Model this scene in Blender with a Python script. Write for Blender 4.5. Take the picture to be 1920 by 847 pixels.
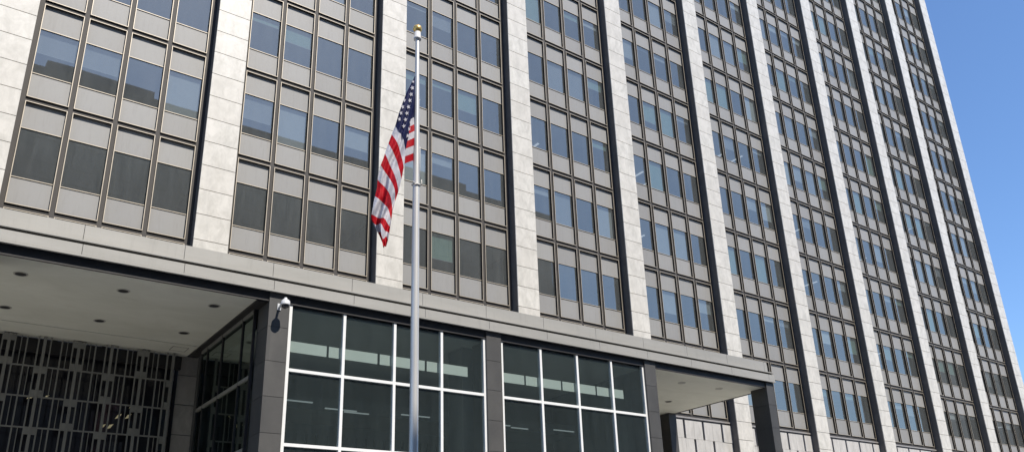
import bpy, bmesh, math, random
from mathutils import Matrix, Vector
R_ = math.radians
rnd = random.Random(7)
S = bpy.context.scene
COL = S.collection
for o in list(bpy.data.objects): bpy.data.objects.remove(o)

# ------------------------------------------------------------------ camera
P = 6.8443            # bay pitch
c = P / 5             # window module; a pier is one module wide
H = 3.8               # storey
ZG = 13.478           # height of the floor line just above the canopy
CX, CY, CZ = -1.2092, -27.6965, 1.6
def rod(w):
    v = Vector(w); return Matrix.Rotation(v.length, 3, v.normalized())
Rm = rod((1.147588759740332, -0.4210933134875239, 0.5394835891129226))
right, down, fwd = Rm[0], Rm[1], Rm[2]
cam = bpy.data.cameras.new('camera'); co = bpy.data.objects.new('camera', cam); COL.objects.link(co)
M4 = Matrix(((right.x, -down.x, -fwd.x, CX), (right.y, -down.y, -fwd.y, CY), (right.z, -down.z, -fwd.z, CZ), (0, 0, 0, 1)))
co.matrix_world = M4
cam.sensor_width = 36; cam.lens = 1558.0 / 1920 * 36
cam.shift_x = (960 - 993.09) / 1920; cam.shift_y = (524.87 - 423.5) / 1920
cam.clip_end = 3000; cam.clip_start = 0.1
S.camera = co
F = 1558.0
def pix(X, Y, Z):      # used only for choosing which windows are the largest in the photo
    q = Rm @ (Vector((X, Y, Z)) - Vector((CX, CY, CZ)))
    if q.z <= 0.1: return None
    return 993.09 + F * q.x / q.z, 524.87 + F * q.y / q.z

# ------------------------------------------------------------------ light
SUN = Vector((0.19, -1.0, 1.25)).normalized()
w = bpy.data.worlds.new('World'); S.world = w; w.use_nodes = True
nt = w.node_tree; nt.nodes.clear()
sky = nt.nodes.new('ShaderNodeTexSky'); sky.sky_type = 'NISHITA'; sky.sun_disc = False
sky.sun_elevation = math.asin(SUN.z); sky.sun_rotation = math.atan2(SUN.x, SUN.y)
sky.altitude = 50; sky.air_density = 1.0; sky.dust_density = 0.35; sky.ozone_density = 8.0
bg = nt.nodes.new('ShaderNodeBackground'); bg.inputs['Strength'].default_value = 0.15
wo = nt.nodes.new('ShaderNodeOutputWorld')
nt.links.new(sky.outputs[0], bg.inputs[0]); nt.links.new(bg.outputs[0], wo.inputs[0])
sl = bpy.data.lights.new('sun', 'SUN'); sl.energy = 4.2; sl.angle = R_(0.53); sl.color = (1.0, 0.94, 0.85)
so = bpy.data.objects.new('sun', sl); COL.objects.link(so)
so.rotation_euler = SUN.to_track_quat('Z', 'Y').to_euler(); so.location = (0, -60, 80)
S.view_settings.view_transform = 'Standard'; S.view_settings.look = 'None'
S.view_settings.gamma = 1; S.view_settings.exposure = 0.5
S.view_settings.use_curve_mapping = False
S.render.engine = 'CYCLES'
S.cycles.max_bounces = 8; S.cycles.transparent_max_bounces = 12; S.cycles.glossy_bounces = 4
S.cycles.caustics_reflective = False; S.cycles.caustics_refractive = False

# ------------------------------------------------------------------ materials
class NB:
    def __init__(s, name):
        s.m = bpy.data.materials.new(name); s.m.use_nodes = True
        s.t = s.m.node_tree; s.n = s.t.nodes; s.l = s.t.links
        s.p = s.n['Principled BSDF']; s.out = s.n['Material Output']
        g = s.n.new('ShaderNodeNewGeometry'); s.pos = g.outputs['Position']; s.nor = g.outputs['Normal']
    def noise(s, scale, detail=4, rough=.6, vec=None, dist=0):
        k = s.n.new('ShaderNodeTexNoise'); k.inputs['Scale'].default_value = scale
        k.inputs['Detail'].default_value = detail; k.inputs['Roughness'].default_value = rough
        k.inputs['Distortion'].default_value = dist
        s.l.new(vec or s.pos, k.inputs['Vector']); return k.outputs[0]
    def vmul(s, v, xyz, add=(0, 0, 0)):
        k = s.n.new('ShaderNodeVectorMath'); k.operation = 'MULTIPLY_ADD'
        s.l.new(v, k.inputs[0]); k.inputs[1].default_value = xyz; k.inputs[2].default_value = add; return k.outputs[0]
    def math(s, op, a, b=0.0, cc=0.0):
        k = s.n.new('ShaderNodeMath'); k.operation = op
        for i, x in enumerate((a, b, cc)):
            if isinstance(x, (int, float)): k.inputs[i].default_value = x
            else: s.l.new(x, k.inputs[i])
        return k.outputs[0]
    def ramp(s, f, stops):
        k = s.n.new('ShaderNodeValToRGB'); e = k.color_ramp.elements
        while len(e) < len(stops): e.new(.5)
        for i, (a, col) in enumerate(stops):
            e[i].position = a; e[i].color = (col, col, col, 1) if isinstance(col, (int, float)) else (*col, 1)
        s.l.new(f, k.inputs[0]); return k.outputs[0]
    def mix(s, f, a, b, mode='MIX'):
        k = s.n.new('ShaderNodeMix'); k.data_type = 'RGBA'; k.blend_type = mode
        for sock, x in ((k.inputs[0], f), (k.inputs[6], a), (k.inputs[7], b)):
            if isinstance(x, (int, float)): sock.default_value = x if sock == k.inputs[0] else (x, x, x, 1)
            elif isinstance(x, tuple): sock.default_value = (*x, 1)
            else: s.l.new(x, sock)
        return k.outputs[2]
    def sep(s, v):
        k = s.n.new('ShaderNodeSeparateXYZ'); s.l.new(v, k.inputs[0]); return k.outputs
    def comb(s, x, y, z):
        k = s.n.new('ShaderNodeCombineXYZ')
        for i, q in enumerate((x, y, z)):
            if isinstance(q, (int, float)): k.inputs[i].default_value = q
            else: s.l.new(q, k.inputs[i])
        return k.outputs[0]
    def white(s, v):
        k = s.n.new('ShaderNodeTexWhiteNoise'); k.noise_dimensions = '3D'; s.l.new(v, k.inputs['Vector']); return k.outputs
    def bump(s, h, strength, dist=.01):
        k = s.n.new('ShaderNodeBump'); k.inputs['Strength'].default_value = strength; k.inputs['Distance'].default_value = dist
        s.l.new(h, k.inputs['Height']); s.l.new(k.outputs[0], s.p.inputs['Normal']); return k.outputs[0]
    def base(s, x):
        if isinstance(x, tuple): s.p.inputs['Base Color'].default_value = (*x, 1)
        else: s.l.new(x, s.p.inputs['Base Color'])
    def set(s, rough=None, metal=None, spec=None):
        if rough is not None: s.p.inputs['Roughness'].default_value = rough
        if metal is not None: s.p.inputs['Metallic'].default_value = metal
        if spec is not None: s.p.inputs['Specular IOR Level'].default_value = spec

MAT = {}
def simple(name, col, rough=.6, metal=0, var=.12, nscale=1.5, spec=.5, stretch=(1, 1, 1)):
    b = NB(name); v = b.vmul(b.pos, stretch)
    n = b.noise(nscale, 6, .65, v)
    b.base(b.mix(b.ramp(n, [(.3, 0.0), (.7, 1.0)]), tuple(x * (1 - var) for x in col), tuple(min(1, x * (1 + var)) for x in col)))
    b.set(rough, metal, spec); MAT[name] = b.m; return b.m

# marble cladding with mottled grey veining, each slab its own tone, rain streaks
b = NB('marble')
x, y, z = b.sep(b.pos)
cell = b.comb(b.math('FLOOR', b.math('DIVIDE', x, P)), 0.0, b.math('FLOOR', b.math('DIVIDE', b.math('SUBTRACT', z, ZG), H / 4)))
wn = b.white(cell)
off = b.n.new('ShaderNodeVectorMath'); off.operation = 'MULTIPLY_ADD'
b.l.new(wn[1], off.inputs[0]); off.inputs[1].default_value = (9, 9, 9); b.l.new(b.pos, off.inputs[2])
n1 = b.noise(2.3, 8, .68, b.vmul(off.outputs[0], (1.2, 1.2, .7)), .5); n2 = b.noise(9, 5, .6, off.outputs[0])
col = b.mix(b.ramp(n1, [(.36, 0.0), (.60, 1.0)]), (.475, .455, .405), (.64, .612, .553))
col = b.mix(b.ramp(n2, [(.35, .16), (.6, 0.0)]), col, (.40, .38, .34))
col = b.mix(b.math('MULTIPLY', wn[0], .38), col, (.50, .465, .41))
st = b.noise(1.0, 5, .6, b.vmul(b.pos, (5, 5, .25)))
col = b.mix(b.ramp(st, [(.5, 0.0), (.75, .22)]), col, (.36, .35, .32))
b.base(col); b.set(.42, 0, .4); b.bump(n2, .15, .004); MAT['marble'] = b.m

simple('pier_side', (.042, .040, .042), .45, 0, .2, 2)
simple('pier_return', (.10, .096, .095), .6, 0, .2, 2)
simple('joint', (.05, .048, .045), .9)
simple('bronze', (.058, .052, .047), .6, 0, .14, 3, stretch=(1, 1, .3), spec=.3)
simple('bronze_shaded', (.024, .021, .019), .6, 0, .1, 3, spec=.3)  # frame and mullion sides: shade put into a darker bronze
simple('bronze_lit', (.43, .375, .295), .45, .2, .10, 4)  # frame fronts: sunlit edge lines put into a lighter bronze
simple('dark_metal', (.03, .028, .028), .5, .2, .2, 2)
# spandrel panel: satin aluminium with slight cell to cell variation
b = NB('spandrel')
x, y, z = b.sep(b.pos)
cell = b.comb(b.math('FLOOR', b.math('DIVIDE', x, c)), 0.0, b.math('FLOOR', b.math('DIVIDE', b.math('SUBTRACT', z, ZG), H / 2)))
wn = b.white(cell)
n = b.noise(.9, 4, .5, b.vmul(b.pos, (1.5, 1, .6)))
col = b.mix(wn[0], (.242, .236, .225), (.290, .284, .270))
col = b.mix(b.ramp(n, [(.3, .0), (.75, .35)]), col, (.295, .288, .272))
dn = b.noise(2.5, 6, .7, b.vmul(b.pos, (4, 1, .5)))
col = b.mix(b.ramp(dn, [(.5, 0.0), (.85, .4)]), col, (.17, .16, .15))
b.base(col); b.set(.5, 0, .35); MAT['spandrel'] = b.m

# real glass: see-through tint under a sky reflection that grows towards grazing, with a thin film of dust
def see_through(name, tint, refl, rough=.01, wobble=.0, ior=1.5, tone=(.85, 1, .95), dust=0, dcol=(.5, .60, .57)):
    b = NB(name)
    tr = b.n.new('ShaderNodeBsdfTransparent'); tr.inputs[0].default_value = (*tint, 1)
    gl = b.n.new('ShaderNodeBsdfGlossy'); gl.inputs['Roughness'].default_value = rough; gl.inputs['Color'].default_value = (*tone, 1)
    if wobble:
        wob = b.noise(.55, 1, .4, b.vmul(b.pos, (1, 1, 1.6)))
        bp = b.n.new('ShaderNodeBump'); bp.inputs['Strength'].default_value = wobble; bp.inputs['Distance'].default_value = .012
        b.l.new(wob, bp.inputs['Height']); b.l.new(bp.outputs[0], gl.inputs['Normal'])
    lw = b.n.new('ShaderNodeLayerWeight'); lw.inputs['Blend'].default_value = .5
    f0 = ((ior - 1) / (ior + 1)) ** 2 + refl     # Schlick, the same from both sides of the pane
    ms = b.n.new('ShaderNodeMixShader')
    b.l.new(b.math('MULTIPLY_ADD', b.math('POWER', lw.outputs['Facing'], 4.0), 1 - f0, f0), ms.inputs[0])
    b.l.new(tr.outputs[0], ms.inputs[1]); b.l.new(gl.outputs[0], ms.inputs[2])
    last = ms
    if dust:
        df = b.n.new('ShaderNodeBsdfDiffuse'); df.inputs[0].default_value = (*dcol, 1)
        dn = b.noise(1.3, 6, .7, b.vmul(b.pos, (3, 1, .35)))
        m2 = b.n.new('ShaderNodeMixShader'); b.l.new(b.ramp(dn, [(.3, dust * .75), (.75, dust * 1.3)]), m2.inputs[0])
        b.l.new(ms.outputs[0], m2.inputs[1]); b.l.new(df.outputs[0], m2.inputs[2]); last = m2
    b.l.new(last.outputs[0], b.out.inputs['Surface'])
    MAT[name] = b.m
see_through('green_glass', (.63, .70, .68), .03, wobble=.12, dust=.035, dcol=(.44, .56, .55), tone=(.9, 1, 1))
see_through('side_glass', (.30, .34, .32), .10)
see_through('tower_glass', (.58, .64, .66), .17, wobble=.07, ior=1.6, tone=(.98, .92, .80), dust=.085, dcol=(.57, .60, .585))
simple('blind', (.37, .37, .365), .8, 0, .06, 3)
simple('blind_pale', (.52, .51, .48), .8, 0, .06, 3)
simple('blind_grey', (.24, .24, .245), .8, 0, .06, 3)
simple('blind_green', (.22, .32, .26), .8, 0, .1, 3)
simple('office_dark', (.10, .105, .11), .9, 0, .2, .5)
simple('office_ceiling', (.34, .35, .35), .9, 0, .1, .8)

# granite pillars: dark, fine speckle, slab to slab change
b = NB('granite')
x, y, z = b.sep(b.pos)
wn = b.white(b.comb(b.math('FLOOR', b.math('DIVIDE', x, 3.0)), 0.0, b.math('FLOOR', b.math('DIVIDE', b.math('SUBTRACT', z, 9.4), .92))))
n = b.noise(60, 3, .7); n2 = b.noise(1.6, 5, .6, b.vmul(b.pos, (1, 1, .7)))
col = b.mix(n, (.042, .041, .039), (.094, .091, .086))
col = b.mix(b.ramp(n2, [(.4, 0.0), (.7, .5)]), col, (.118, .113, .104))
col = b.mix(b.math('MULTIPLY', wn[0], .55), col, (.052, .051, .050))
b.base(col); b.set(.5, 0, .4); MAT['granite'] = b.m

# painted fascia, soffit
b = NB('fascia')
n = b.noise(.8, 6, .65, b.vmul(b.pos, (.4, .4, 2.5))); n2 = b.noise(2.0, 6, .7, b.vmul(b.pos, (3, 1, .35)))
col = b.mix(b.ramp(n, [(.3, 0.0), (.7, 1.0)]), (.32, .310, .282), (.385, .372, .342))
col = b.mix(b.ramp(n2, [(.55, 0.0), (.8, .35)]), col, (.20, .19, .175))
b.base(col); b.set(.45, .1, .4); MAT['fascia'] = b.m
b = NB('soffit')
n = b.noise(.45, 7, .7, b.vmul(b.pos, (1, 2.2, 1)), .6); n2 = b.noise(1.6, 6, .7, b.vmul(b.pos, (.6, 4, 1)))
col = b.mix(b.ramp(n, [(.3, 0.0), (.7, 1.0)]), (.57, .57, .49), (.67, .67, .59))
col = b.mix(b.ramp(n2, [(.58, 0.0), (.8, .35)]), col, (.42, .39, .31))
b.base(col); b.set(.7, 0, .3); MAT['soffit'] = b.m

simple('white_frame', (.78, .78, .76), .35, 0, .03, 3)
simple('screen_metal', (.225, .22, .195), .5, .1, .12, 4)
simple('lobby_wall', (.11, .115, .11), .8, 0, .15, .6)
simple('lobby_ceiling', (.42, .42, .40), .9, 0, .05, .6)
simple('clerestory', (.66, .66, .63), .6, 0, .04, 1)
simple('lobby_grille', (.05, .05, .048), .6, 0, .15, 2)
simple('ledge', (.30, .28, .26), .45, .2, .1, 2)
simple('pole_metal', (.57, .56, .54), .36, .3, .08, 5, stretch=(1, 1, .15))
simple('gold', (.66, .45, .15), .38, .75, .15, 8)
simple('truck_white', (.62, .61, .60), .5, 0, .1, 12)
simple('camera_white', (.58, .58, .58), .35, 0, .03, 6)
simple('smoked', (.02, .02, .025), .08, 0, .05, 3)
simple('rope', (.62, .60, .56), .9, 0, .1, 20)
simple('asphalt', (.05, .05, .052), .9, 0, .2, 3)
simple('paving', (.48, .46, .42), .85, 0, .12, 1.2)
simple('kerb', (.36, .35, .33), .85, 0, .1, 2)
simple('white_paint', (.7, .7, .68), .7, 0, .1, 3)
simple('downlight_dark', (.02, .02, .02), .6)
simple('downlight_ring', (.38, .37, .33), .5)
simple('opposite_wall', (.33, .33, .32), .8, 0, .15, .3)
simple('opposite_glass', (.03, .035, .04), .15, 0, .1, .3)
simple('panel_stone', (.44, .425, .40), .75, 0, .16, 1.6, stretch=(2.5, 1, .6))
simple('roof_gravel', (.25, .24, .22), .95, 0, .2, 4)
b = NB('glint_warm')  # emission painted in for warm reflections on the loggia glass
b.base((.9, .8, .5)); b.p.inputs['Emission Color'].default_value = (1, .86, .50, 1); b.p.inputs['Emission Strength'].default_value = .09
MAT['glint_warm'] = b.m
b = NB('lamp_cool')
b.base((.9, .9, .9)); b.p.inputs['Emission Color'].default_value = (1, 1, 1, 1); b.p.inputs['Emission Strength'].default_value = .4
MAT['lamp_cool'] = b.m
b = NB('glint_dim')  # glow of the added bars that replace reflected streaks
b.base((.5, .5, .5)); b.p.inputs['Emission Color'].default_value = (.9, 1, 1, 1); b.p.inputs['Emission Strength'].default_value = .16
MAT['glint_dim'] = b.m

# flag cloth: stripes and canton from the cloth's own UV
def cloth(name, col):
    b = NB(name); n = b.noise(14, 5, .6, b.vmul(b.pos, (1.5, 1.5, .3)))
    b.base(b.mix(b.ramp(n, [(.35, 0.0), (.7, 1.0)]), tuple(v * .85 for v in col), tuple(min(1, v * 1.12) for v in col)))
    b.set(.6, 0, .15); b.bump(b.noise(5.5, 4, .6, b.vmul(b.pos, (3.2, 1, .9)), 1.0), .5, .05)
    tl = b.n.new('ShaderNodeBsdfTranslucent'); tl.inputs[0].default_value = (*col, 1)
    ms = b.n.new('ShaderNodeMixShader'); ms.inputs[0].default_value = .22
    b.l.new(b.p.outputs[0], ms.inputs[1]); b.l.new(tl.outputs[0], ms.inputs[2]); b.l.new(ms.outputs[0], b.out.inputs['Surface'])
    MAT[name] = b.m
cloth('cloth_red', (.42, .004, .012)); cloth('cloth_white', (.56, .55, .60)); cloth('cloth_blue', (.009, .012, .060))

# ------------------------------------------------------------------ mesh helpers
class MB:
    def __init__(s): s.v = []; s.f = []; s.mi = []; s.mats = []
    def m(s, name):
        if name not in s.mats: s.mats.append(name)
        return s.mats.index(name)
    def box(s, x0, x1, y0, y1, z0, z1, mat, skip='', front=None):
        i = len(s.v); k = s.m(mat)
        s.v += [(x0, y0, z0), (x1, y0, z0), (x1, y1, z0), (x0, y1, z0), (x0, y0, z1), (x1, y0, z1), (x1, y1, z1), (x0, y1, z1)]
        for key, q in (('b', (0, 3, 2, 1)), ('t', (4, 5, 6, 7)), ('f', (0, 1, 5, 4)), ('k', (2, 3, 7, 6)), ('l', (3, 0, 4, 7)), ('r', (1, 2, 6, 5))):
            if key in skip: continue
            s.f.append(tuple(i + a for a in q)); s.mi.append(s.m(front) if (front and key == 'f') else k)
        return s
    def quad(s, pts, mat):
        i = len(s.v); s.v += [tuple(p) for p in pts]; s.f.append(tuple(range(i, i + len(pts)))); s.mi.append(s.m(mat)); return s
    def lathe(s, prof, cx, cy, mat, n=24):
        i = len(s.v); k = s.m(mat)
        for r, z in prof:
            for a in range(n):
                t = 2 * math.pi * a / n; s.v.append((cx + r * math.cos(t), cy + r * math.sin(t), z))
        for j in range(len(prof) - 1):
            for a in range(n):
                a2 = (a + 1) % n; s.f.append((i + j * n + a, i + j * n + a2, i + (j + 1) * n + a2, i + (j + 1) * n + a)); s.mi.append(k)
        return s
    def tube(s, pts, r, mat, n=10):
        pts = [Vector(p) for p in pts]; i = len(s.v); k = s.m(mat)
        for j, p in enumerate(pts):
            d = (pts[min(j + 1, len(pts) - 1)] - pts[max(j - 1, 0)]).normalized()
            u = d.orthogonal().normalized(); q = d.cross(u)
            for a in range(n):
                t = 2 * math.pi * a / n; s.v.append(tuple(p + u * r * math.cos(t) + q * r * math.sin(t)))
        for j in range(len(pts) - 1):
            for a in range(n):
                a2 = (a + 1) % n; s.f.append((i + j * n + a, i + j * n + a2, i + (j + 1) * n + a2, i + (j + 1) * n + a)); s.mi.append(k)
        s.f.append(tuple(i + a for a in range(n))[::-1]); s.mi.append(k)
        s.f.append(tuple(i + (len(pts) - 1) * n + a for a in range(n))); s.mi.append(k)
        return s
    def build(s, name, parent=None, smooth=False, origin=None):
        me = bpy.data.meshes.new(name)
        v = s.v if origin is None else [(a - origin[0], b_ - origin[1], d - origin[2]) for a, b_, d in s.v]
        me.from_pydata(v, [], s.f); me.update()
        for n in s.mats: me.materials.append(MAT[n])
        me.polygons.foreach_set('material_index', s.mi)
        if smooth: me.polygons.foreach_set('use_smooth', [True] * len(me.polygons))
        o = bpy.data.objects.new(name, me); COL.objects.link(o)
        if origin is not None: o.location = origin
        if parent: o.parent = parent
        return o
def bevel(o, wdt=.01, seg=2):
    m = o.modifiers.new('bevel', 'BEVEL'); m.width = wdt; m.segments = seg; m.limit_method = 'ANGLE'; return o
def thing(name, label, cat, loc=(0, 0, 0), group=None):
    o = bpy.data.objects.new(name, None); COL.objects.link(o); o.location = loc; o.empty_display_size = .5
    o['label'] = label; o['category'] = cat
    if group: o['group'] = group
    bpy.context.view_layer.update(); return o
def struct(o): o['kind'] = 'structure'; return o

# ------------------------------------------------------------------ ground
def struct_box(name, *a):
    m = MB(); m.box(*a); return struct(m.build(name))
struct_box('ground', -900, 900, -900, 900, -1, -.14, 'paving')
struct_box('plaza', -60, 120, -20, 40, -.13, 0, 'paving')
m = MB(); m.quad([(-400, -46, -.12), (400, -46, -.12), (400, -23.5, -.12), (-400, -23.5, -.12)], 'asphalt'); struct(m.build('road'))
m = MB()
for i in range(-20, 25): m.quad([(i * 9, -34.9, -.116), (i * 9 + 3, -34.9, -.116), (i * 9 + 3, -34.75, -.116), (i * 9, -34.75, -.116)], 'white_paint')
struct(m.build('road_marking'))
m = MB(); m.box(-400, 400, -23.5, -23.3, -.12, .003, 'kerb'); struct(m.build('kerb'))
struct_box('pavement', -400, 400, -50, -46, -.12, .0, 'paving')
m = MB(); m.box(-400, 400, -23.3, -20.0, -.12, .0, 'paving'); struct(m.build('pavement'))

# ------------------------------------------------------------------ the tower
tower = thing('office_tower', 'tall slab office tower of pale marble piers and bronze-framed window bays', 'building', (5 * P, 12, 0))
def T(mb, name, **k):
    o = mb.build(name, None, **k); o.parent = tower; o.matrix_parent_inverse = tower.matrix_world.inverted(); return o
ROWS = 15                     # rows -1 .. 13
ZB = ZG - 3.73; ZT = ZG + (ROWS - 1) * H
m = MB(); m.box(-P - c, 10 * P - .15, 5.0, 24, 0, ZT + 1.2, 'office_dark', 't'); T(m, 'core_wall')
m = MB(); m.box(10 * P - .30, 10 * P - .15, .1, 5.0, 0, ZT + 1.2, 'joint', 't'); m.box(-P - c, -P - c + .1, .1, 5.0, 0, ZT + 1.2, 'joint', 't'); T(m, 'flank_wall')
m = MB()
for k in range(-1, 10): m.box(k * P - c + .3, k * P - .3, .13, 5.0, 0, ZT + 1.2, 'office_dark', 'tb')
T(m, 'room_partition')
for r in range(-1, ROWS):          # floor construction between two runs of glass
    z = ZG + r * H
    m = MB(); m.box(-P - c + .12, 10 * P - .31, .12, 4.99, z - .27 * H + .03, z + .272 * H - .03, 'office_ceiling'); T(m, 'floor_slab')
lr = random.Random(3)
for k in range(0, 10):
    for r in range(-1, 11):
        if lr.random() < (.28 if r < 3 else .06):
            zc = ZG + (r + .73) * H + .03 - .02
            if (r, k) == (-1, 4): continue
            for i in lr.sample(range(4), lr.choice((1, 2, 2))):
                xx = k * P + (i + lr.uniform(.3, .7)) * c; y0 = lr.uniform(.6, 2.0)
                m = MB(); m.box(xx - .05, xx + .05, y0, y0 + 1.0, zc - .04, zc, 'lamp_cool'); T(m, 'ceiling_light')
m = MB(); m.box(-P - c - .1, 10 * P - .11, -.45, 24.1, ZT + 1.2, ZT + 1.6, 'marble'); T(m, 'roof')
m = MB()                       # end wall towards the corner: marble slabs
for j in range(-14, int((ZT - ZG) / .95) + 2):
    z0 = ZG + j * .95
    for k in range(14): m.box(10 * P - .15, 10 * P - .10, .02 + k * 1.7, .02 + k * 1.7 + 1.69, z0 + .006, z0 + .944, 'marble')
T(m, 'end_wall')
# piers
for k in range(-1, 11):
    x0, x1 = k * P - c + .10, k * P - .10
    m = MB()
    m.box(x0 + .012, x1 - .012, -.415, .12, 0, ZT + 1.2, 'pier_return', front='pier_side')
    j = -14
    while ZG + j * .95 < ZT + 1.2:
        z0 = max(0, ZG + j * .95); z1 = min(ZT + 1.2, ZG + (j + 1) * .95)
        if z1 > z0 + .1: m.box(x0, x1, -.46, -.41, z0 + .012, z1 - .012, 'marble')
        j += 1
    T(m, 'pier')
# bays
for k in range(-1, 10):
    X = k * P
    m = MB()
    m.box(X - .29, X - .10, .0, .12, 0, ZT + 1.2, 'bronze_shaded'); m.box(X + 4 * c + .10, X + 4 * c + .29, .0, .12, 0, ZT + 1.2, 'bronze_shaded')
    for i in range(5):
        xc = X + i * c; wl = .075 if i else .10; wr = .075 if i < 4 else .10
        m.box(xc - wl, xc + wr, .0, .12, ZB - .08, ZT + .3, 'bronze_shaded', 'k', front='bronze')
    for r in range(-1, ROWS):
        zc = ZG + r * H if r > -1 else ZB
        for i in range(4):
            m.box(X + i * c + .075, X + (i + 1) * c - .075, .006, .12, zc - .08, zc + .08, 'bronze_shaded', 'klr', front='bronze')
    T(m, 'mullion_grid')
    m = MB(); m.box(X - .10, X + 4 * c + .10, -.06, .09, ZB - .16, ZB - .082, 'ledge'); m.box(X - .10, X + 4 * c + .10, -.02, .09, ZB - .24, ZB - .165, 'dark_metal'); T(m, 'window_ledge')
    # staggered stone panels below the window ledge
    m = MB(); m.box(X - .10, X + 4 * c + .10, .06, .1, 0, ZB - .24, 'joint', 'k')
    zt = ZB - .25; r = 0
    while zt > .3:
        zb_ = max(0, zt - .90); half = (r % 2) * c / 2
        edges = [X - .09] + [X + half + i * c for i in range(0, 5) if X - .05 < X + half + i * c < X + 4 * c - .05] + [X + 4 * c + .09]
        for e0, e1 in zip(edges[:-1], edges[1:]):
            if e1 - e0 < .05: continue
            mid = (e0 + e1) / 2
            if e1 - e0 > 1.2:
                m.box(e0 + .005, mid - .08, -.05, .05, zb_ + .004, zt - .004, 'panel_stone')
                m.box(mid - .08, mid + .07, .045, .058, zb_ + .008, zt - .008, 'pier_side')
                m.box(mid + .07, e1 - .005, -.05, .05, zb_ + .004, zt - .004, 'panel_stone')
            else: m.box(e0 + .008, e1 - .008, -.03, .05, zb_ + .008, zt - .008, 'panel_stone')
        zt = zb_; r += 1
    T(m, 'stone_panelling')

GL0, GL1 = .272, .73
br = random.Random(11)
BAYTONE = {}
def window_geo(mf, mg, ms1, ms2, mb_, X, r):
    z0 = ZG + r * H if r > -1 else ZB; z1 = ZG + (r + 1) * H
    x0, x1 = X + .075, X + c - .075
    a, bz = z0 + .08, z1 - .08; fw = .024
    hh = z1 - z0; BL = dict(front='bronze_lit')
    mf.box(x0, x0 + fw, -.05, .085, a, bz, 'bronze_shaded', 'k', **BL); mf.box(x1 - fw, x1, -.05, .085, a, bz, 'bronze_shaded', 'k', **BL)
    mf.box(x0 + fw, x1 - fw, -.05, .085, a, a + fw, 'bronze_shaded', 'klr', **BL); mf.box(x0 + fw, x1 - fw, -.05, .085, bz - fw, bz, 'bronze_shaded', 'klr', **BL)
    g0, g1 = z0 + GL0 * hh, z0 + GL1 * hh
    for g in (g0, g1): mf.box(x0 + fw, x1 - fw, .03, .085, g - .013, g + .013, 'bronze_shaded', 'klr', **BL)
    xi, xj = x0 + fw, x1 - fw; e = .013
    ms1.box(xi, xj, .055, .085, g1 + e, bz - fw, 'spandrel', 'lrk')
    ms2.box(xi, xj, .055, .085, a + fw, g0 - e, 'spandrel', 'lrk')
    mg.quad([(xi, .065, g0 + e), (xj, .065, g0 + e), (xj, .065, g1 - e), (xi, .065, g1 - e)], 'tower_glass')
    # roller blind drawn down to its own height, in some windows
    key = (round(X / P), r)
    if key not in BAYTONE: BAYTONE[key] = 'blind_green' if br.random() < (.30 if X > 20 else .1) else 'blind'
    q = br.random()
    drop = 0 if (q < .42 or (r == 0 and X < 14 and q < .93)) else br.uniform(.2, .7) if q < .66 else 1 if q < .84 else br.uniform(.08, .25)
    if drop and mb_ is not None:
        zb_ = lerp_(g1, g0, drop)
        tone = BAYTONE[key] if BAYTONE[key] != 'blind' else br.choice(('blind', 'blind_grey', 'blind_pale', 'blind'))
        mb_.box(xi + .01, xj - .01, .16, .165, zb_, g1 + .02, tone, 'tlr')
        mb_.box(xi + .01, xj - .01, .155, .17, zb_ - .02, zb_, 'blind', 'lr')
def lerp_(a, b_, t): return a + (b_ - a) * t

cells = []
for k in range(-1, 10):
    for i in range(4):
        for r in range(-1, ROWS - 1):
            X = k * P + i * c; z0 = ZG + r * H
            pp = [pix(X, 0, z0 + H), pix(X + c, 0, z0 + H), pix(X + c, 0, z0), pix(X, 0, z0)]
            area = 0
            if all(pp):
                poly = [(min(max(u, 0), 1920), min(max(v, 0), 847)) for u, v in pp]
                area = abs(sum(poly[j][0] * poly[(j + 1) % 4][1] - poly[(j + 1) % 4][0] * poly[j][1] for j in range(4))) / 2
                if r == -1 and X < 28: area = 0
            cells.append((area, X, r))
cells.sort(reverse=True)
rest = MB()
for n, (area, X, r) in enumerate(cells):
    if n < 100:
        mf, mg, a, bb, bd = MB(), MB(), MB(), MB(), MB(); window_geo(mf, mg, a, bb, bd, X, r)
        f = T(mf, 'window')
        for q, nm in ((mg, 'pane'), (a, 'spandrel'), (bb, 'spandrel'), (bd, 'blind')):
            if not q.v: continue
            o = q.build(nm); o.parent = f; o.matrix_parent_inverse = tower.matrix_world.inverted()
            o.matrix_parent_inverse = Matrix()      # the part carries world coordinates itself
    else: window_geo(rest, rest, rest, rest, rest, X, r)
o = T(rest, 'window'); o['kind'] = 'stuff'

# ------------------------------------------------------------------ entrance pavilion
pav = thing('entrance_pavilion', 'low entrance pavilion with grey flat canopy, dark granite pillars and white-framed glass', 'pavilion', (10, -4, 0))
def V(mb, name, par=None, **k):
    o = mb.build(name, None, **k); o.parent = par or pav
    o.matrix_parent_inverse = pav.matrix_world.inverted() if par is None else Matrix()
    return o
XL, XR = -10.0, 26.86
SO = 9.18
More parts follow.
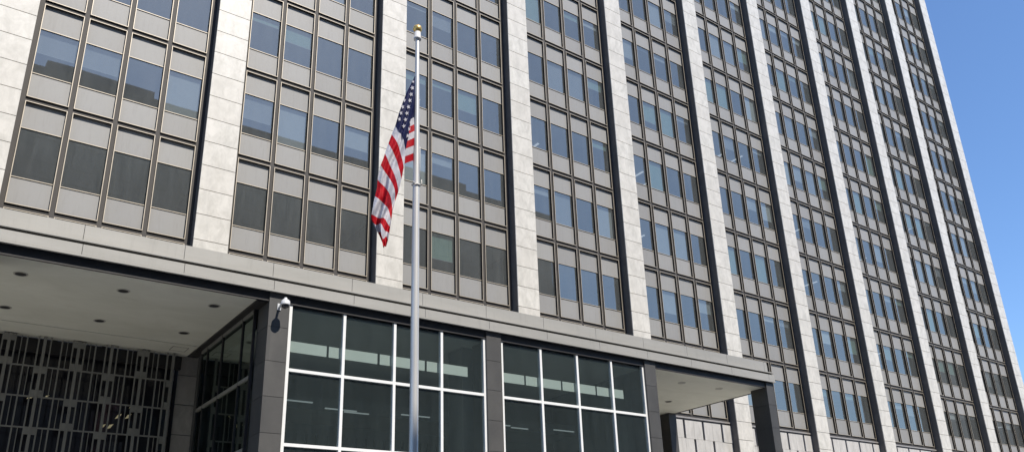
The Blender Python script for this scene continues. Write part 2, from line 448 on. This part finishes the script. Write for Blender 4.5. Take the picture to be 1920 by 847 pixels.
# fascia: lower band with nose, groove, lip, set-back upper band
def ring(m, y, xr, z0, z1, mat, th=.06, step=P / 3, gap=.006):
    x = XL
    while x < xr - .01:
        x2 = min(x + step, xr); m.box(x + gap, x2 - (gap if x2 < xr else 0), y, y + th, z0, z1, mat); x = x2
    m.box(xr - th, xr, y + th + .002, -.5, z0, z1, mat)
m = MB(); ring(m, -7.50, XR, 9.445, 9.695, 'fascia'); m.box(XL, XR + .012, -7.515, -7.44, 9.39, 9.437, 'fascia')
m.box(XR - .06, XR + .012, -7.438, -.5, 9.39, 9.437, 'fascia')
o = V(m, 'fascia_band')
m = MB(); m.box(XL, XR + .015, -7.51, -7.36, 9.765, 9.80, 'fascia'); ring(m, -7.34, XR - .18, 9.802, 10.25, 'fascia'); m.box(XR - .17, XR + .015, -7.358, -.5, 9.765, 9.80, 'fascia')
V(m, 'parapet_band')
m = MB(); m.box(XL, XR - .07, -7.41, -.5, 9.44, 9.764, 'dark_metal'); m.box(XL, XR - .26, -7.27, -.5, 9.81, 10.2, 'roof_gravel')
m.box(XL, XR - .07, -7.36, -7.30, SO - .02, 9.44, 'dark_metal'); m.box(XR - .14, XR - .08, -7.298, -1.35, SO - .02, 9.44, 'dark_metal')
V(m, 'canopy_slab')
# soffit: one sheet over each open bay, with a border seam
m = MB()
def soff(x0, x1, y0, y1): V(MB().box(x0, x1, y0, y1, SO, SO + .05, 'soffit'), 'soffit')
soff(XL, 5.62, -7.298, -2.34); soff(XL, 5.62, -2.30, -1.02)
soff(20.12, XR - .142, -7.298, -2.32); soff(20.12, XR - .142, -2.30, -1.3)
V(MB().box(5.62, 5.92, -7.298, -1.2, SO - .05, 9.43, 'dark_metal'), 'edge_beam')
m = MB(); m.box(19.9, 20.12, -6.6, -1.2, SO - .03, 9.43, 'dark_metal'); V(m, 'edge_beam')
m = MB()
for a in ((4.95, 5.42, -2.02, -2.005), (4.95, 5.42, -1.565, -1.55), (4.95, 4.965, -2.003, -1.567), (5.405, 5.42, -2.003, -1.567)): m.box(*a, SO - .004, SO - .001, 'dark_metal')
V(m, 'access_hatch')
# pillars clad in granite slabs
def pillar(x0, x1, y0, y1, top):
    m = MB(); m.box(x0 + .01, x1 - .01, y0 + .01, y1 - .01, 0, top - .01, 'joint')
    z = top
    while z > .05:
        z0 = max(0, z - .92); m.box(x0, x1, y0, y1, z0 + .012, z, 'granite'); z = z0
    V(m, 'pillar')
for x0, x1 in ((5.91, 6.46), (12.76, 13.31), (19.56, 20.09), (26.38, 26.92 - .08)): pillar(x0, x1, -7.40, -6.60, 9.385)
for x0, x1 in ((-.95, -.40),): pillar(x0, x1, -7.40, -6.60, 9.385)
for x0, x1 in ((5.91, 6.46), (19.56, 20.09), (26.33, 26.79)): pillar(x0, x1, -2.0, -1.35, SO - .055 if x0 < 26 else 9.16)
# glazed boxes
def glazed(xs, label_y=-7.30):
    zs = [9.255, 7.40, 5.47, 3.55, 1.6, .06]; hw = .040
    g = MB()
    for x in xs: g.box(x - hw, x + hw, -7.33, -7.21, .03, zs[0] + .035, 'white_frame')
    for z in zs:
        for a, b2 in zip(xs[:-1], xs[1:]): g.box(a + hw, b2 - hw, -7.325, -7.22, z - .040, z + .040, 'white_frame', 'lr')
    fr = V(g, 'window_wall')
    for a, b2 in zip(xs[:-1], xs[1:]):
        for zt, zb in zip(zs[:-1], zs[1:]):
            q = MB(); q.quad([(a + hw, -7.27, zb + .033), (b2 - hw, -7.27, zb + .033), (b2 - hw, -7.27, zt - .033), (a + hw, -7.27, zt - .033)], 'green_glass')
            o = V(q, 'pane', fr)
glazed([6.53, 8.08, 9.64, 11.20, 12.72]); glazed([13.38, 14.92, 16.46, 18.0, 19.52])
# dark closing strips between frame and pillars
m = MB(); m.box(6.46, 6.49, -7.3, -7.1, 0, 9.2, 'dark_metal'); m.box(12.757 - .001, 12.759, -7.3, -7.1, 0, 9.2, 'dark_metal'); m.box(6.46, 19.56, -7.29, -7.15, 9.29, 9.44, 'dark_metal'); V(m, 'closing_strip')
# lobby shell
m = MB(); m.box(6.47, 19.55, -1.3, -1.1, 0, 9.15, 'lobby_wall'); m.box(6.47, 19.55, -7.1, -1.3, 9.10, 9.15, 'lobby_ceiling'); m.box(6.47, 19.55, -7.1, -1.3, .0, .05, 'lobby_grille')
m.box(19.58, 19.62, -6.59, -2.02, 0, 9.1, 'lobby_wall'); V(m, 'lobby_shell')
m = MB()
for i in range(36): m.box(6.7 + i * .36, 6.76 + i * .36, -1.36, -1.302, 0, 7.0, 'lobby_grille')
m.box(6.47, 19.55, -3.4, -1.31, 7.35, 7.75, 'lobby_wall')
for x0, x1 in ((12.5, 13.5),): m.box(x0, x1, -6.4, -5.6, 0, 9.1, 'lobby_wall')
V(m, 'lobby_balcony')
# pale panels hanging just behind the upper panes
for x0, x1 in ((6.62, 7.655), (7.72, 9.18), (9.255, 10.71), (10.78, 12.2), (13.43, 14.335), (14.40, 15.835), (15.90, 17.335), (17.40, 18.62)):
    m = MB(); m.box(x0, x1, -7.17, -7.155, 7.925, 8.225, 'clerestory'); V(m, 'hanging_panel')
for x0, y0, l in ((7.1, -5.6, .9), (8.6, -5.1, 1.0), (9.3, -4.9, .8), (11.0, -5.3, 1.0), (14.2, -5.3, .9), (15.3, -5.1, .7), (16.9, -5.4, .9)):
    m = MB(); m.box(x0, x0 + l, y0, y0 + .06, 7.02, 7.05, 'glint_dim'); V(m, 'added_glint')  # glowing bars added in place of streaks reflected in the glass
# side glazing of the left box (faces the loggia)
m = MB(); xg = 5.80
ys = [-6.58, -5.72, -4.02, -2.62, -2.02]
for y in ys: m.box(xg, xg + .07, y - .03, y + .03, .02, 9.12, 'dark_metal')
for z in (9.09, 7.28, 5.40, 3.5, 1.6, .1):
    for a, b2 in zip(ys[:-1], ys[1:]): m.box(xg - .01, xg + .07, a + .03, b2 - .03, z - .045, z + .045, 'screen_metal')
fr = V(m, 'side_glazing')
zz = [9.09, 7.28, 5.40, 3.5, 1.6, .1]
for a, b2 in zip(ys[:-1], ys[1:]):
    for zt, zb in zip(zz[:-1], zz[1:]):
        q = MB(); q.quad([(xg + .03, b2 - .03, zb + .045), (xg + .03, a + .03, zb + .045), (xg + .03, a + .03, zt - .045), (xg + .03, b2 - .03, zt - .045)], 'side_glass'); V(q, 'pane', fr)
# loggia screen: bars, rails and little square plates
SC = -1.3
def screen():
    xs = [5.18 - .88 * i for i in range(0, 17)]
    rails = [8.28 - .86 * j for j in range(0, 10)]
    m = MB()
    tops = [9.14] + rails
    for j in range(len(tops) - 1):
        zt, zb = tops[j], max(tops[j + 1], .02)
        m.box(xs[-1], 5.22, SC - .012, SC + .03, zb - .02, zb + .02, 'screen_metal')
    for i, x in enumerate(xs): m.box(x - .038, x + .038, SC - .03, SC + .03, .02, 9.16, 'screen_metal')
    for i, x in enumerate(xs):
        if i == 0:
            m.box(x - .20, x - .155, SC - .015, SC + .025, .02, 9.16, 'screen_metal')
        else:
            for s_ in (-1, 1): m.box(x + s_ * .155 - .018, x + s_ * .155 + .018, SC - .015, SC + .025, .02, 9.16, 'screen_metal')
        for j in range(len(tops) - 1):
            zt, zb = tops[j] - .02, tops[j + 1] + .02
            if zb < 0: continue
            if (i + j) % 2 == 1:
                for s_ in ((-1,) if i == 0 else (-1, 1)):
                    xa, xb = sorted((x + s_ * .038, x + s_ * .137))
                    m.box(xa, xb, SC - .02, SC + .02, zb, zb + .17, 'screen_metal')
                    m.box(xa, xb, SC - .02, SC + .02, zt - .17, zt, 'screen_metal')
                    xt = x + s_ * .44
                    m.box(xt - .018, xt + .018, SC - .015, SC + .02, zb, zt, 'screen_metal')
                    xt = x + s_ * .30
                    m.box(xt - .010, xt + .010, SC - .01, SC + .01, zb, zt, 'screen_metal')
    V(m, 'loggia_screen')
screen()
m = MB(); m.box(XL, 5.3, -.75, -.55, 0, 9.16, 'smoked'); m.box(XL, 5.5, -1.02, -.9, 8.75, 9.16, 'dark_metal'); V(m, 'lobby_glass')
m = MB()
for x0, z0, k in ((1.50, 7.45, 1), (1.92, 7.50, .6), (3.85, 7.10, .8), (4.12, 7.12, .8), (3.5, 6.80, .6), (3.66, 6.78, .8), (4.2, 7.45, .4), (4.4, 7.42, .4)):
    m.quad([(x0, -.78, z0), (x0 + .13 * k, -.78, z0 + .04 * k), (x0 + .22 * k, -.78, z0 + .20 * k), (x0 + .09 * k, -.78, z0 + .16 * k)], 'glint_warm')
V(m, 'added_glint')  # slanted glowing quads: warm reflections painted onto the dark glass
# recessed downlights
def downlight(x, y, dark=True):
    m = MB(); m.lathe([(.155, SO + .001), (.155, SO - .012), (.125, SO - .014), (.12, SO - .004)], x, y, 'downlight_ring', 28)
    f = V(m, 'downlight')
    q = MB(); q.lathe([(.122, SO - .005), (.0005, SO - .005)], x, y, 'downlight_dark' if dark else 'downlight_ring', 28); V(q, 'lamp_well', f)
for x in (-4.07, -1.84, .39, 2.62, 4.85):
    for y in (-6.22, -3.49): downlight(x, y)
downlight(24.66, -3.62); downlight(22.69, -6.24, False); downlight(24.82, -6.27, False); downlight(22.6, -3.6)

# ------------------------------------------------------------------ security camera on the first pillar
sc = thing('security_camera', 'white dome security camera on a short bracket on the granite pillar', 'camera', (6.17, -7.40, 9.02))
def SCb(m, name, par=None, smooth=True):
    o = m.build(name, None, smooth=smooth); o.parent = par or sc
    o.matrix_parent_inverse = sc.matrix_world.inverted() if par is None else Matrix(); return o
bx_, by_, bz_ = 6.17, -7.40, 9.02
m = MB(); m.box(bx_ - .05, bx_ + .05, by_ - .03, by_ - .001, bz_ - .09, bz_ + .09, 'camera_white'); bevel(SCb(m, 'bracket_plate', smooth=False), .008)
m = MB(); m.tube([(bx_, by_ - .02, bz_ - .03), (bx_, by_ - .12, bz_ + .0), (bx_ + .01, by_ - .26, bz_ + .08), (bx_ + .015, by_ - .38, bz_ + .12)], .032, 'camera_white', 12); SCb(m, 'arm')
dx, dy, dz = bx_ + .02, by_ - .40, bz_ - .01
m = MB(); m.lathe([(.001, dz + .15), (.035, dz + .15), (.04, dz + .10), (.085, dz + .085), (.115, dz + .05), (.12, dz - .03), (.125, dz - .05), (.10, dz - .055)], dx, dy, 'camera_white'); SCb(m, 'housing')
m = MB(); m.lathe([(.1, dz - .05), (.095, dz - .09), (.07, dz - .125), (.035, dz - .142), (.001, dz - .147)], dx, dy, 'smoked'); SCb(m, 'dome')

# ------------------------------------------------------------------ flagpole
FX, FY = 6.515, -14.0
fp = thing('flagpole', 'tall tapered silver metal flagpole topped with a gold ball', 'flagpole', (FX, FY, 0))
def FP(m, name, smooth=True):
    o = m.build(name, None, smooth=smooth); o.parent = fp; o.matrix_parent_inverse = fp.matrix_world.inverted(); return o
m = MB(); m.lathe([(.095, 0), (.093, 2), (.086, 4.7), (.078, 8), (.068, 10.6), (.052, 12.4), (.046, 13.50)], FX, FY, 'pole_metal', 32); FP(m, 'pole')
m = MB(); m.lathe([(.20, 0), (.20, .04), (.15, .10), (.11, .14)], FX, FY, 'pole_metal', 32); FP(m, 'base_collar')
m = MB(); m.lathe([(.047, 13.47), (.085, 13.475), (.087, 13.515), (.072, 13.53), (.070, 13.67), (.03, 13.70)], FX, FY, 'truck_white', 28); FP(m, 'truck')
zc = 13.765
m = MB(); m.lathe([(.102 * math.sin(math.pi * i / 16) + .0005, zc - .102 * math.cos(math.pi * i / 16)) for i in range(17)], FX, FY, 'gold', 28); FP(m, 'ball')
# rope cleat hitch below the flag
def world_at(u, v, yy):
    d = Rm.transposed() @ Vector(((u - 993.09) / F, (v - 524.87) / F, 1)); t = (yy - CY) / d.y
    return Vector((CX, CY, CZ)) + d * t
hz = world_at(783, 348, FY).z
m = MB()
m.tube([(FX + .09 * math.cos(t * .45), FY + .09 * math.sin(t * .45), hz + .012 * math.sin(t * .45)) for t in range(15)], .013, 'rope', 8)
m.tube([(FX + .07, FY - .06, hz), (FX + .10, FY - .06, hz + .06), (FX + .085, FY - .07, hz + .12)], .012, 'rope', 8)
m.tube([(FX - .07, FY - .06, hz), (FX - .10, FY - .065, hz + .025), (FX - .12, FY - .06, hz + .03)], .012, 'rope', 8)
m.tube([(FX + .06, FY - .07, hz + .10), (FX + .045, FY - .075, hz + .5), (FX + .05, FY - .065, hz + .9)], .006, 'rope', 6)
FP(m, 'halyard_hitch')

# ------------------------------------------------------------------ the flag
# front fold and hoist fold are cloth strips; measured outline points give the way it drapes
def lerp(a, b_, t): return a + (b_ - a) * t
def sample(tab, q):
    for (q0, v0), (q1, v1) in zip(tab[:-1], tab[1:]):
        if q <= q1: return lerp(v0, v1, (q - q0) / (q1 - q0))
    return tab[-1][1]
Lx = [(143, 778), (172, 763), (191, 755.6), (212, 748), (235, 741.4), (251.4, 734.8), (272, 727), (300, 717.8), (311, 713), (330, 708.7), (352, 707), (377, 701), (405, 696), (413, 697), (426, 703.4), (443, 712), (455, 717), (462, 723)]
Rx = [(143, 779), (168, 777), (202, 773.5), (219, 770.7), (240, 768), (257, 766), (268, 763), (283, 760), (303, 759), (328, 754.4), (356, 748), (375, 741.6), (396, 736), (417, 733), (436.6, 730), (450, 727.5), (462, 724)]
qL = [(-8, 143), (0, 236), (1, 252), (2, 269), (3, 288), (4, 309), (5, 337), (6, 368), (7, 402), (8, 418), (9, 436), (10, 462)]
qR = [(-8, 143), (0, 282), (1, 314), (2, 336), (3, 360), (4, 378), (5, 399), (6, 414), (7, 426), (8, 438), (9, 450), (10, 462)]
FLY = FY - .02
def front(q, t):
    yl, yr = sample(qL, q), sample(qR, q)
    bend = .62 * t + .38 * t ** 4 if q > 0 else lerp(t, .62 * t + .38 * t ** 4, max(0, 1 + q / 4))
    py = lerp(yl, yr, min(1, bend)) if t < 1 else yr
    xl, xr = sample(Lx, py if py < 462 else 462), sample(Rx, py if py < 462 else 462)
    wig = 3.0 * math.sin(q * 1.1 + t * 2.0) * math.sin(math.pi * t) if q > 0 else 0
    if q > 5: py += (q - 5) * 1.6 * math.sin(t * 9 + q * 1.7) * math.sin(math.pi * t) * (1 if q < 9.9 else 0)
    px = lerp(xl, xr, t) + wig
    s_ = (py - 143) / 320
    dep = -.10 * math.sin(math.pi * t) * min(1, s_ * 3) + .055 * s_ * math.sin(t * 11 + s_ * 7) + .03 * math.sin(s_ * 22 + t * 5) * s_
    dep += .03 * math.sin(s_ * 46 + t * 13) * s_ * s_ + .035 * math.sin(t * 19 + s_ * 11) * s_
    return world_at(px, py, FLY - .05 + dep * 1.3)
flag = thing('flag', 'american flag with stars and stripes hanging limp at half mast from the pole', 'flag', (FX, FY, 10.9))
def FL(m, name, par=None):
    o = m.build(name, None, smooth=True); o.parent = par or flag
    o.matrix_parent_inverse = flag.matrix_world.inverted() if par is None else Matrix(); return o
def strip_mesh(fun, q0, q1, mat, nt=28, dq=.1):
    mb = MB(); n = max(2, int(round((q1 - q0) / dq))); k = mb.m(mat)
    for i in range(n + 1):
        for j in range(nt + 1): mb.v.append(tuple(fun(lerp(q0, q1, i / n), j / nt)))
    for i in range(n):
        for j in range(nt):
            a = i * (nt + 1) + j; mb.f.append((a, a + 1, a + nt + 2, a + nt + 1)); mb.mi.append(k)
    return mb
def join(dst, src):
    o = len(dst.v); mm = [dst.m(x) for x in src.mats]
    dst.v += src.v; dst.f += [tuple(o + a for a in f) for f in src.f]; dst.mi += [mm[k] for k in src.mi]
field = MB()
for q in range(0, 10): join(field, strip_mesh(front, q, q + 1, 'cloth_white' if q % 2 == 0 else 'cloth_red'))
canton = MB(); join(canton, strip_mesh(front, -8, 0, 'cloth_blue'))
# hoist fold, next to the pole and behind the front fold
hp = [(-8, 146), (0, 216.5), (1, 230), (2, 243), (3, 256), (4, 270.3), (5, 284.5), (6, 298)]
def hoist(q, t):
    py = sample(hp, q); xl = sample(Rx, py + 10) - 6
    px = lerp(xl, 782, t); py2 = py + 11 * (1 - t)
    return world_at(px, py2, FLY + .05 - .04 * math.sin(math.pi * t) + .02 * math.sin(q * .9 + t * 3))
for q in range(0, 6): join(field, strip_mesh(hoist, q, q + 1, 'cloth_white' if q % 2 == 0 else 'cloth_red', 10))
join(canton, strip_mesh(hoist, -8, 0, 'cloth_blue', 10))
# grey under-fold patches near the tip: the back of the cloth turned outwards
fo = FL(field, 'stripes'); st = MB()
stars = [(774.8, 153.5), (773.2, 165), (771, 177), (768.4, 188.5), (765.8, 200.5), (763, 212.5), (760.5, 224.5), (757.5, 236.5), (764, 254.5), (767, 242), (758.7, 188.3), (755.2, 200.5), (752, 212), (749, 223.5), (769.5, 229.5)]
for i, (px, py) in enumerate(stars):
    # nearest surface parameter
    best = min(((front(q / 8, t / 20), q, t) for q in range(-64, 1) for t in range(0, 21)), key=lambda e: (e[0] - world_at(px, py, e[0].y)).length)
    yy = best[0].y - .03
    r = 4.6 if i not in (0, 14) else 3.0
    cen = world_at(px, py, yy); wx = .75 if i > 8 else .95
    ring_ = []
    for a in range(10):
        rr = r if a % 2 == 0 else r * .42; an = math.pi / 2 + a * math.pi / 5 + .25
        ring_.append(world_at(px + rr * math.cos(an) * wx, py - rr * math.sin(an), yy))
    n0 = len(st.v); st.m('cloth_white'); st.v.append(tuple(cen)); st.v += [tuple(v) for v in ring_]
    for a in range(10): st.f.append((n0, n0 + 1 + a, n0 + 1 + (a + 1) % 10)); st.mi.append(0)
join(canton, st)
FL(canton, 'canton')

# ------------------------------------------------------------------ buildings across the street, seen in the windows
def across(x0, x1, y1, h, label, wx=3.2, hz=3.9, dp=20):
    t = thing('office_building', label, 'building', ((x0 + x1) / 2, y1 - 10, 0))
    m = MB(); m.box(x0, x1, y1 - dp, y1, 0, h, 'opposite_wall')
    m.box(x0 - .4, x1 + .4, y1 - dp - .4, y1 + .5, h, h + 1.2, 'opposite_wall')
    for q in (.12, .45, .8): m.box(x0 + (x1 - x0) * q, x0 + (x1 - x0) * (q + .09), y1 - min(dp, 9), y1 - 2, h + 1.2, h + 3.6, 'opposite_wall')
    o = m.build('wall'); o.parent = t; o.matrix_parent_inverse = t.matrix_world.inverted()
    m = MB(); n = int((x1 - x0) / wx)
    for i in range(n):
        for j in range(1, int(h / hz)):
            a = x0 + (i + .2) * wx; z = j * hz + .8
            m.box(a, a + wx * .6, y1 - .02, y1 + .04, z, z + hz * .6, 'opposite_glass', 'k')
    o = m.build('window'); o.parent = t; o.matrix_parent_inverse = t.matrix_world.inverted(); o['kind'] = 'stuff'
across(-45, 63, -50, 47.9, 'grey masonry block across the street facing the left half of the tower')
across(63.6, 86, -50.5, 26.5, 'low grey masonry block across the street facing the pavilion corner')
across(172, 240, -52, 45, 'distant grey block across the street facing the far corner', dp=8)
across(90, 130, -54, 12, 'long low grey block across the street right of the middle', 3.6, 4.2)
